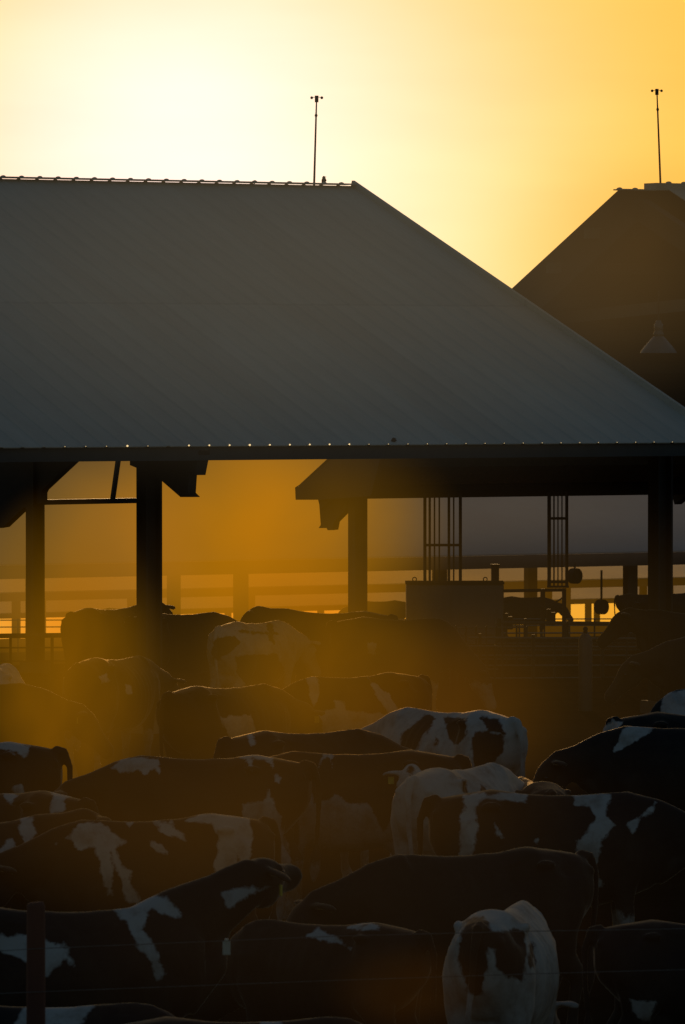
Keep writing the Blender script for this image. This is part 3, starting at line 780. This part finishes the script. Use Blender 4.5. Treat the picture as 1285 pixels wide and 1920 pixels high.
# middle rows
cow('dark cow whose thin back line shows behind the spotted pair', 575, 52.8, 34, 'low', 1.0, 'black', [[(462, 1370), (472, 1370), (480, 1395), (470, 1398)]])
cow('long black cow with white shoulder and white rump splash at centre left', 385, 49.3, 168, 'low', 1.0, 'black',
    [[(205, 1440), (230, 1420), (298, 1422), (300, 1455), (290, 1440), (270, 1458), (262, 1442), (225, 1450)],
     [(440, 1412), (490, 1395), (528, 1405), (560, 1430), (545, 1425), (515, 1422), (512, 1438), (495, 1425), (474, 1422), (472, 1446), (460, 1424)],
     [(455, 1508), (495, 1505), (505, 1480), (520, 1520), (540, 1580), (552, 1640), (520, 1660), (455, 1600)], [(518, 1455), (526, 1460), (524, 1470), (517, 1466)]])
cow('dark-backed cow with white belly and white flank notch at centre', 672, 49.9, 176, 'low', 1.0, 'black',
    [[(598, 1440), (604, 1412), (626, 1410), (624, 1440), (618, 1422), (606, 1424)],
     [(560, 1500), (575, 1470), (590, 1505), (615, 1498), (632, 1488), (650, 1504), (690, 1510), (720, 1560), (745, 1520), (760, 1640), (560, 1660)]])
cow('white cow with large black patches seen rear on, tail hanging right', 842, 54.9, 130, 'low', 1.05, 'white',
    [[(752, 1376), (800, 1340), (818, 1348), (792, 1385), (775, 1412), (768, 1450), (752, 1452)], [(832, 1346), (876, 1348), (874, 1382), (856, 1398), (842, 1386)],
     [(884, 1384), (898, 1368), (944, 1376), (944, 1410), (925, 1430), (912, 1452), (890, 1444)], [(816, 1380), (826, 1384), (825, 1400), (816, 1398)], [(900, 1345), (935, 1350), (948, 1376), (915, 1372)]])
cow('spotted pale-faced cow looking out between two white cows', 800, 50.6, 262, 'level', .9, 'white',
    [[(765, 1440), (775, 1432), (778, 1450), (766, 1462)], [(778, 1420), (800, 1425), (800, 1445), (786, 1440)], [(812, 1430), (826, 1425), (830, 1460), (815, 1455)], [(762, 1470), (772, 1470), (770, 1484)]], tagc=True)
cow('mostly white cow seen from behind with two small dark spots', 866, 48.0, 62, 'low', 1.0, 'white',
    [[(866, 1462), (876, 1462), (878, 1488), (866, 1486)], [(900, 1472), (912, 1476), (910, 1492), (900, 1488)]])
cow('large black cow with a wide white band behind its shoulder, side-on right', 1035, 44.5, 2, 'low', 1.03, 'black',
    [[(868, 1490), (990, 1486), (990, 1500), (905, 1502), (893, 1520), (892, 1540), (896, 1556), (886, 1610), (862, 1612), (862, 1530), (872, 1512)],
     [(1075, 1490), (1145, 1490), (1138, 1528), (1152, 1548), (1128, 1576), (1118, 1625), (1132, 1660), (1085, 1680), (1080, 1576), (1122, 1538), (1110, 1512), (1075, 1508)],
     [(1232, 1502), (1222, 1520), (1196, 1540), (1188, 1562), (1178, 1545), (1205, 1528)], [(925, 1535), (934, 1550), (941, 1570), (930, 1562)], [(1003, 1573), (1010, 1572), (1008, 1580)]])
cow('black cow with white patch over its back, head low at right', 1288, 53.6, 188, 'low', 1.0, 'allblack',
    [[(1150, 1410), (1172, 1365), (1200, 1352), (1262, 1340), (1220, 1372), (1182, 1396)]])
cow('dark cow with pale tail end peeping over the black cow at right', 1318, 56.0, 8, 'graze', .98, 'allblack', [[(1115, 1400), (1128, 1366), (1150, 1352), (1165, 1356), (1150, 1400)]])
cow('black cow with square white flank at the right edge', 1385, 60.0, 182, 'graze', 1.0, 'allblack', [[(1243, 1300), (1290, 1292), (1290, 1350), (1238, 1342)]])
cow('black cow low between the tail of the patched cow and right group', 1000, 48.8, 100, 'graze', .88, 'allblack')
# front rows
cow('brown-black cow with white shoulder cape and white rump, left foreground', 290, 42.5, 203, 'low', 1.0, 'allblack',
    [[(105, 1582), (150, 1546), (190, 1540), (216, 1566), (236, 1578), (216, 1590), (236, 1640), (268, 1695), (240, 1695), (214, 1610), (208, 1600), (212, 1680), (200, 1680), (190, 1620), (175, 1592), (150, 1592), (130, 1572)],
     [(350, 1538), (420, 1518), (470, 1530), (472, 1600), (462, 1660), (446, 1600), (440, 1640), (432, 1700), (405, 1700), (402, 1620), (412, 1570), (395, 1545)],
     [(288, 1538), (322, 1540), (348, 1574), (310, 1562)], [(280, 1577), (305, 1584), (316, 1600), (294, 1594)], [(232, 1540), (252, 1541), (243, 1553)], [(225, 1620), (250, 1632), (246, 1650), (230, 1642)]])
cow('near black cow stretching its raised head to the right', 108, 35.3, 10, 'raised', 1.0, 'black',
    [[(202, 1690), (290, 1690), (268, 1742), (285, 1770), (308, 1822), (296, 1842), (284, 1802), (264, 1782), (235, 1730)], [(250, 1685), (312, 1680), (348, 1724), (300, 1712)],
     [(412, 1672), (480, 1662), (505, 1664), (450, 1690), (430, 1702)], [(-10, 1750), (50, 1756), (100, 1768), (122, 1768), (142, 1812), (118, 1800), (90, 1832), (55, 1802), (-10, 1782)]], tagc=True)
cow('big plain black cow filling the middle foreground', 885, 39.8, 205, 'low', .98, 'allblack')
cow('white cow seen from behind with black hindquarters, right foreground', 950, 36.0, 76, 'graze', .88, 'white', zs=1.09, polys=
    [[(860, 1800), (864, 1745), (880, 1724), (905, 1722), (925, 1742), (985, 1748), (988, 1790), (980, 1842), (952, 1832), (930, 1812), (928, 1780), (918, 1780), (912, 1840), (900, 1862), (885, 1870), (868, 1830)],
     [(990, 1772), (1000, 1765), (1006, 1785), (1003, 1815), (992, 1812)]])
cow('dark cow with a thin white back line in the bottom middle', 610, 37.2, 150, 'graze', .81, 'allblack', [[(575, 1755), (598, 1742), (625, 1752), (655, 1776), (600, 1760)], [(655, 1740), (700, 1728), (718, 1742), (690, 1746)]])
cow('black cow with a pale flank mark at the bottom right', 1330, 37.2, 2, 'graze', .81, 'allblack', [[(1180, 1872), (1228, 1880), (1220, 1916), (1195, 1912)]])
cow('black cow with jagged white side at the bottom left corner', 70, 30.6, 5, 'graze', .95, 'allblack', [[(30, 1925), (50, 1880), (85, 1888), (110, 1862), (135, 1878), (150, 1868), (175, 1885), (150, 1925)]])
cow('black cow with one white notch at the bottom centre', 455, 30.5, 12, 'graze', .90, 'allblack', [[(485, 1925), (498, 1878), (512, 1895), (530, 1925)]])
# cows far away under the long hazy barn
FAR = [(1205, 190, 20, 'left of the right barn post'), (985, 188, 0, 'behind the cattle chute'), 
       (228, 187, 30, 'just left of the thick barn post'), (715, 188, 182, 'left of the steel box'), (1268, 189, 178, 'at the right edge')]
for i, (px, D, h, where) in enumerate(FAR):
    cow('tiny distant cow ' + where + ', under the hazy barn', px, D, h, 'low', 1.0, 'allblack')
for m in [v[0] for v in _cache.values()]: bpy.data.meshes.remove(m)

# ---------------------------------------------------------------- self-glowing dust banks and veils
def glow_haze_mat(name, col, strength, absorb, nscale=1.6, namt=.7, power=1.6):
    m = bpy.data.materials.new(name); nt, N, L = nodes(m)
    N.remove(N['Principled BSDF']); out = N['Material Output']
    tc = N.new('ShaderNodeTexCoord')
    ln = N.new('ShaderNodeVectorMath'); ln.operation = 'DOT_PRODUCT'
    L.new(tc.outputs['Object'], ln.inputs[0]); L.new(tc.outputs['Object'], ln.inputs[1])
    s1 = N.new('ShaderNodeMath'); s1.operation = 'SUBTRACT'; s1.use_clamp = True; s1.inputs[0].default_value = 1
    L.new(ln.outputs['Value'], s1.inputs[1])
    pw = N.new('ShaderNodeMath'); pw.operation = 'POWER'; pw.inputs[1].default_value = power; L.new(s1.outputs[0], pw.inputs[0])
    n = N.new('ShaderNodeTexNoise'); n.inputs['Scale'].default_value = nscale; n.inputs['Detail'].default_value = 2.5; n.inputs['Distortion'].default_value = .4
    L.new(tc.outputs['Object'], n.inputs['Vector'])
    mr = N.new('ShaderNodeMapRange'); mr.inputs['From Min'].default_value = .3; mr.inputs['From Max'].default_value = .7
    mr.inputs['To Min'].default_value = 1 - namt; mr.inputs['To Max'].default_value = 1 + namt; L.new(n.outputs['Fac'], mr.inputs['Value'])
    mu = N.new('ShaderNodeMath'); mu.operation = 'MULTIPLY'; L.new(pw.outputs[0], mu.inputs[0]); L.new(mr.outputs[0], mu.inputs[1])
    e = N.new('ShaderNodeEmission'); e.inputs['Color'].default_value = (*col, 1)  # own emission replaces sunlight scattered by the dust
    m1 = N.new('ShaderNodeMath'); m1.operation = 'MULTIPLY'; m1.inputs[1].default_value = strength; L.new(mu.outputs[0], m1.inputs[0]); L.new(m1.outputs[0], e.inputs['Strength'])
    a = N.new('ShaderNodeVolumeAbsorption'); a.inputs['Color'].default_value = (.75, .55, 0, 1)
    m2 = N.new('ShaderNodeMath'); m2.operation = 'MULTIPLY'; m2.inputs[1].default_value = absorb * 3.6; L.new(mu.outputs[0], m2.inputs[0]); L.new(m2.outputs[0], a.inputs['Density'])
    ad = N.new('ShaderNodeAddShader'); L.new(e.outputs[0], ad.inputs[0]); L.new(a.outputs[0], ad.inputs[1])
    L.new(ad.outputs[0], out.inputs['Volume'])
    return m
def dust(label, px, py, D, rx, rz, ry, col, peak, absorb_total=.25, roll=0.0, namt=.5, nscale=1.6, power=1.6):
    """a bank of haze glowing by its own emission in place of sunlit dust: centre, half sizes in metres, colour and the brightness it adds looking through its middle"""
    c = at(px, py, D)
    mb = MB(); mb.ball((0, 0, 0), 1.0, 24, 16)
    k = 1.0 / (1.0 * ry)
    o = mb.build('glow_haze', glow_haze_mat('self-lit haze', col, peak * k, absorb_total * k, nscale, namt, power), None, True)
    o.location = c; o.scale = (rx, ry, rz); o.rotation_euler = (0, roll, 0)
    tag(o, label, 'dust', None, 'stuff')
    return o
GOLD = (1.0, .45, .008); AMB = (1.0, .44, .006)
dust('bright golden dust glowing behind the thick barn post', 450, 985, 128, 5.0, 3.8, 14, (1, .46, .006), .44, .55)
dust('glowing golden dust hanging under the left end of the gabled barn', 600, 1010, 88, 2.4, 2.2, 5, GOLD, .075, .1)
dust('thin glowing golden dust at the far left below the barn', 110, 1010, 112, 3.4, 3.0, 9, (1, .55, .10), .16, .3)
dust('wide low bank of glowing amber dust between the far barn rows', 560, 1120, 215, 26, 4.2, 14, AMB, .085, .2, namt=.3)
dust('glowing amber dust drifting among cows left of the thick post', 112, 1260, 57, 1.15, 2.0, 3, AMB, .16, .3, namt=.5, nscale=2.2)
dust('glowing amber dust drifting among cows right of the thick post', 600, 1240, 58, 1.40, 1.25, 2.6, AMB, .095, .22, namt=.5, nscale=2.2)
dust('continuous glowing amber haze through the middle of the herd', 520, 1290, 57.5, 3.2, 1.3, 3, AMB, .03, .08, namt=.4)
dust('faint glowing dust trailing right above the patched cow', 830, 1340, 57, 1.4, 1.2, 3, (1, .36, .02), .035, .15)
dust('thin glowing brown dust settling low over the cows', 420, 1480, 41, 2.8, 1.2, 3.5, (1, .42, .04), .028, .1)
dust('broad glowing amber veil between camera and the upper roof', 560, 480, 66, 7.0, 3.2, 4, (1, .72, .40), .042, .05, namt=.15)  # emissive veil added for glare and a warm tint over the roof
dust('glowing amber veil in front of the dark gable', 1180, 470, 82, 2.7, 2.3, 3, (1, .50, .08), .038, .1, namt=.25)  # emissive veil added to lift the black gable to brown
dust('glowing greyish veil in front of the long hazy barn roof', 900, 940, 150, 14, 2.0, 10, (1, .74, .58), .045, .1, namt=.3)  # emissive veil added to lighten the far roof
dust('thin glowing brown veil over the front cows', 642, 1650, 26, 2.2, 1.1, 2.5, (1, .50, .16), .007, .04, namt=.3)  # emissive veil added to warm the dark foreground
dust('broad thin glowing brown veil over the back rows of cows', 760, 1250, 67, 5.6, 2.6, 5, (1, .50, .10), .026, .08, namt=.3)  # emissive veil added to turn the blacks of the back rows brown
dust('faint glowing orange puff low at the bottom centre', 770, 1860, 28.5, .5, .28, 1.0, (1, .36, .03), .012, .05, namt=.3)

# ---------------------------------------------------------------- sky and sun
SUN_EL, SUN_AZ = math.radians(5.0), math.atan((330 - CX) / F)
w = bpy.data.worlds.new('World'); scene.world = w; w.use_nodes = True
nt = w.node_tree; N = nt.nodes; L = nt.links; bg = N['Background']
sky = N.new('ShaderNodeTexSky'); sky.sky_type = 'NISHITA'; sky.sun_disc = False
sky.sun_elevation = SUN_EL; sky.sun_rotation = SUN_AZ; sky.dust_density = 2.0; sky.air_density = 1.2; sky.ozone_density = 2.5
bg.inputs['Strength'].default_value = .056
cdir = (at(350, 385, 100.0) - Vector((0, 0, CAMH))).normalized()
tc = N.new('ShaderNodeTexCoord')
nv = N.new('ShaderNodeVectorMath'); nv.operation = 'NORMALIZE'; L.new(tc.outputs['Generated'], nv.inputs[0])
sb = N.new('ShaderNodeVectorMath'); sb.operation = 'SUBTRACT'; sb.inputs[1].default_value = cdir; L.new(nv.outputs[0], sb.inputs[0])
dd = N.new('ShaderNodeVectorMath'); dd.operation = 'DOT_PRODUCT'; L.new(sb.outputs[0], dd.inputs[0]); L.new(sb.outputs[0], dd.inputs[1])   # squared chord = angle^2
c2 = (at(760, 600, 100.0) - Vector((0, 0, CAMH))).normalized()
sb2 = N.new('ShaderNodeVectorMath'); sb2.operation = 'SUBTRACT'; sb2.inputs[1].default_value = c2; L.new(nv.outputs[0], sb2.inputs[0])
dd2 = N.new('ShaderNodeVectorMath'); dd2.operation = 'DOT_PRODUCT'; L.new(sb2.outputs[0], dd2.inputs[0]); L.new(sb2.outputs[0], dd2.inputs[1])
def gauss(sig_px, amp, dd=dd):
    m = N.new('ShaderNodeMath'); m.operation = 'MULTIPLY'; m.inputs[1].default_value = -(F / sig_px) ** 2; L.new(dd.outputs['Value'], m.inputs[0])
    e = N.new('ShaderNodeMath'); e.operation = 'EXPONENT'; L.new(m.outputs[0], e.inputs[0])
    c = N.new('ShaderNodeVectorMath'); c.operation = 'SCALE'; c.inputs[0].default_value = amp; L.new(e.outputs[0], c.inputs['Scale'])
    return c
terms = [gauss(3400, (.66, .31, .018)), gauss(1700, (.32, .155, .006)), gauss(620, (.10, .35, .12)), gauss(530, (.10, .14, .84))]
# thin dusty cloud streaks make the glow uneven
mp = N.new('ShaderNodeMapping'); mp.inputs['Scale'].default_value = (10, 10, 44); L.new(nv.outputs[0], mp.inputs[0])
cn = N.new('ShaderNodeTexNoise'); cn.inputs['Scale'].default_value = 1.4; cn.inputs['Detail'].default_value = 3; L.new(mp.outputs[0], cn.inputs['Vector'])
cr = N.new('ShaderNodeMapRange'); cr.inputs['From Min'].default_value = .3; cr.inputs['From Max'].default_value = .7; cr.inputs['To Min'].default_value = .94; cr.inputs['To Max'].default_value = 1.06; L.new(cn.outputs['Fac'], cr.inputs['Value'])
terms.append(gauss(460, (0, .14, .06), dd2))
acc = terms[0]
for t in terms[1:]:
    a = N.new('ShaderNodeVectorMath'); a.operation = 'ADD'; L.new(acc.outputs[0], a.inputs[0]); L.new(t.outputs[0], a.inputs[1]); acc = a
sc = N.new('ShaderNodeVectorMath'); sc.operation = 'SCALE'; L.new(acc.outputs[0], sc.inputs[0]); L.new(cr.outputs[0], sc.inputs['Scale'])
bg2 = N.new('ShaderNodeBackground'); L.new(sc.outputs[0], bg2.inputs['Color']); bg2.inputs['Strength'].default_value = 1.0
m = N.new('ShaderNodeMath'); m.operation = 'MULTIPLY'; m.inputs[1].default_value = -1 / .40 ** 2; L.new(dd.outputs['Value'], m.inputs[0])
e = N.new('ShaderNodeMath'); e.operation = 'EXPONENT'; L.new(m.outputs[0], e.inputs[0])
m = N.new('ShaderNodeMath'); m.operation = 'MULTIPLY_ADD'; m.inputs[1].default_value = -.9; m.inputs[2].default_value = 1; L.new(e.outputs[0], m.inputs[0])
sk = N.new('ShaderNodeVectorMath'); sk.operation = 'SCALE'; L.new(sky.outputs['Color'], sk.inputs[0]); L.new(m.outputs[0], sk.inputs['Scale'])
L.new(sk.outputs[0], bg.inputs['Color'])
ads = N.new('ShaderNodeAddShader'); L.new(bg.outputs[0], ads.inputs[0]); L.new(bg2.outputs[0], ads.inputs[1])
L.new(ads.outputs[0], N['World Output'].inputs['Surface'])

sd = bpy.data.lights.new('sun', 'SUN'); sd.energy = 1.5; sd.angle = math.radians(.5); sd.color = (1, .62, .28)
so = bpy.data.objects.new('sun', sd); COL.objects.link(so)
dirv = Vector((math.sin(SUN_AZ) * math.cos(SUN_EL), math.cos(SUN_AZ) * math.cos(SUN_EL), math.sin(SUN_EL)))
so.rotation_euler = dirv.to_track_quat('Z', 'Y').to_euler(); so.location = dirv * 100

# ---------------------------------------------------------------- render settings
scene.view_settings.view_transform = 'Standard'; scene.view_settings.look = 'None'; scene.view_settings.exposure = 0
scene.cycles.max_bounces = 6; scene.cycles.volume_bounces = 0; scene.cycles.volume_step_rate = 2.0; scene.cycles.volume_max_steps = 64
scene.cycles.use_denoising = True
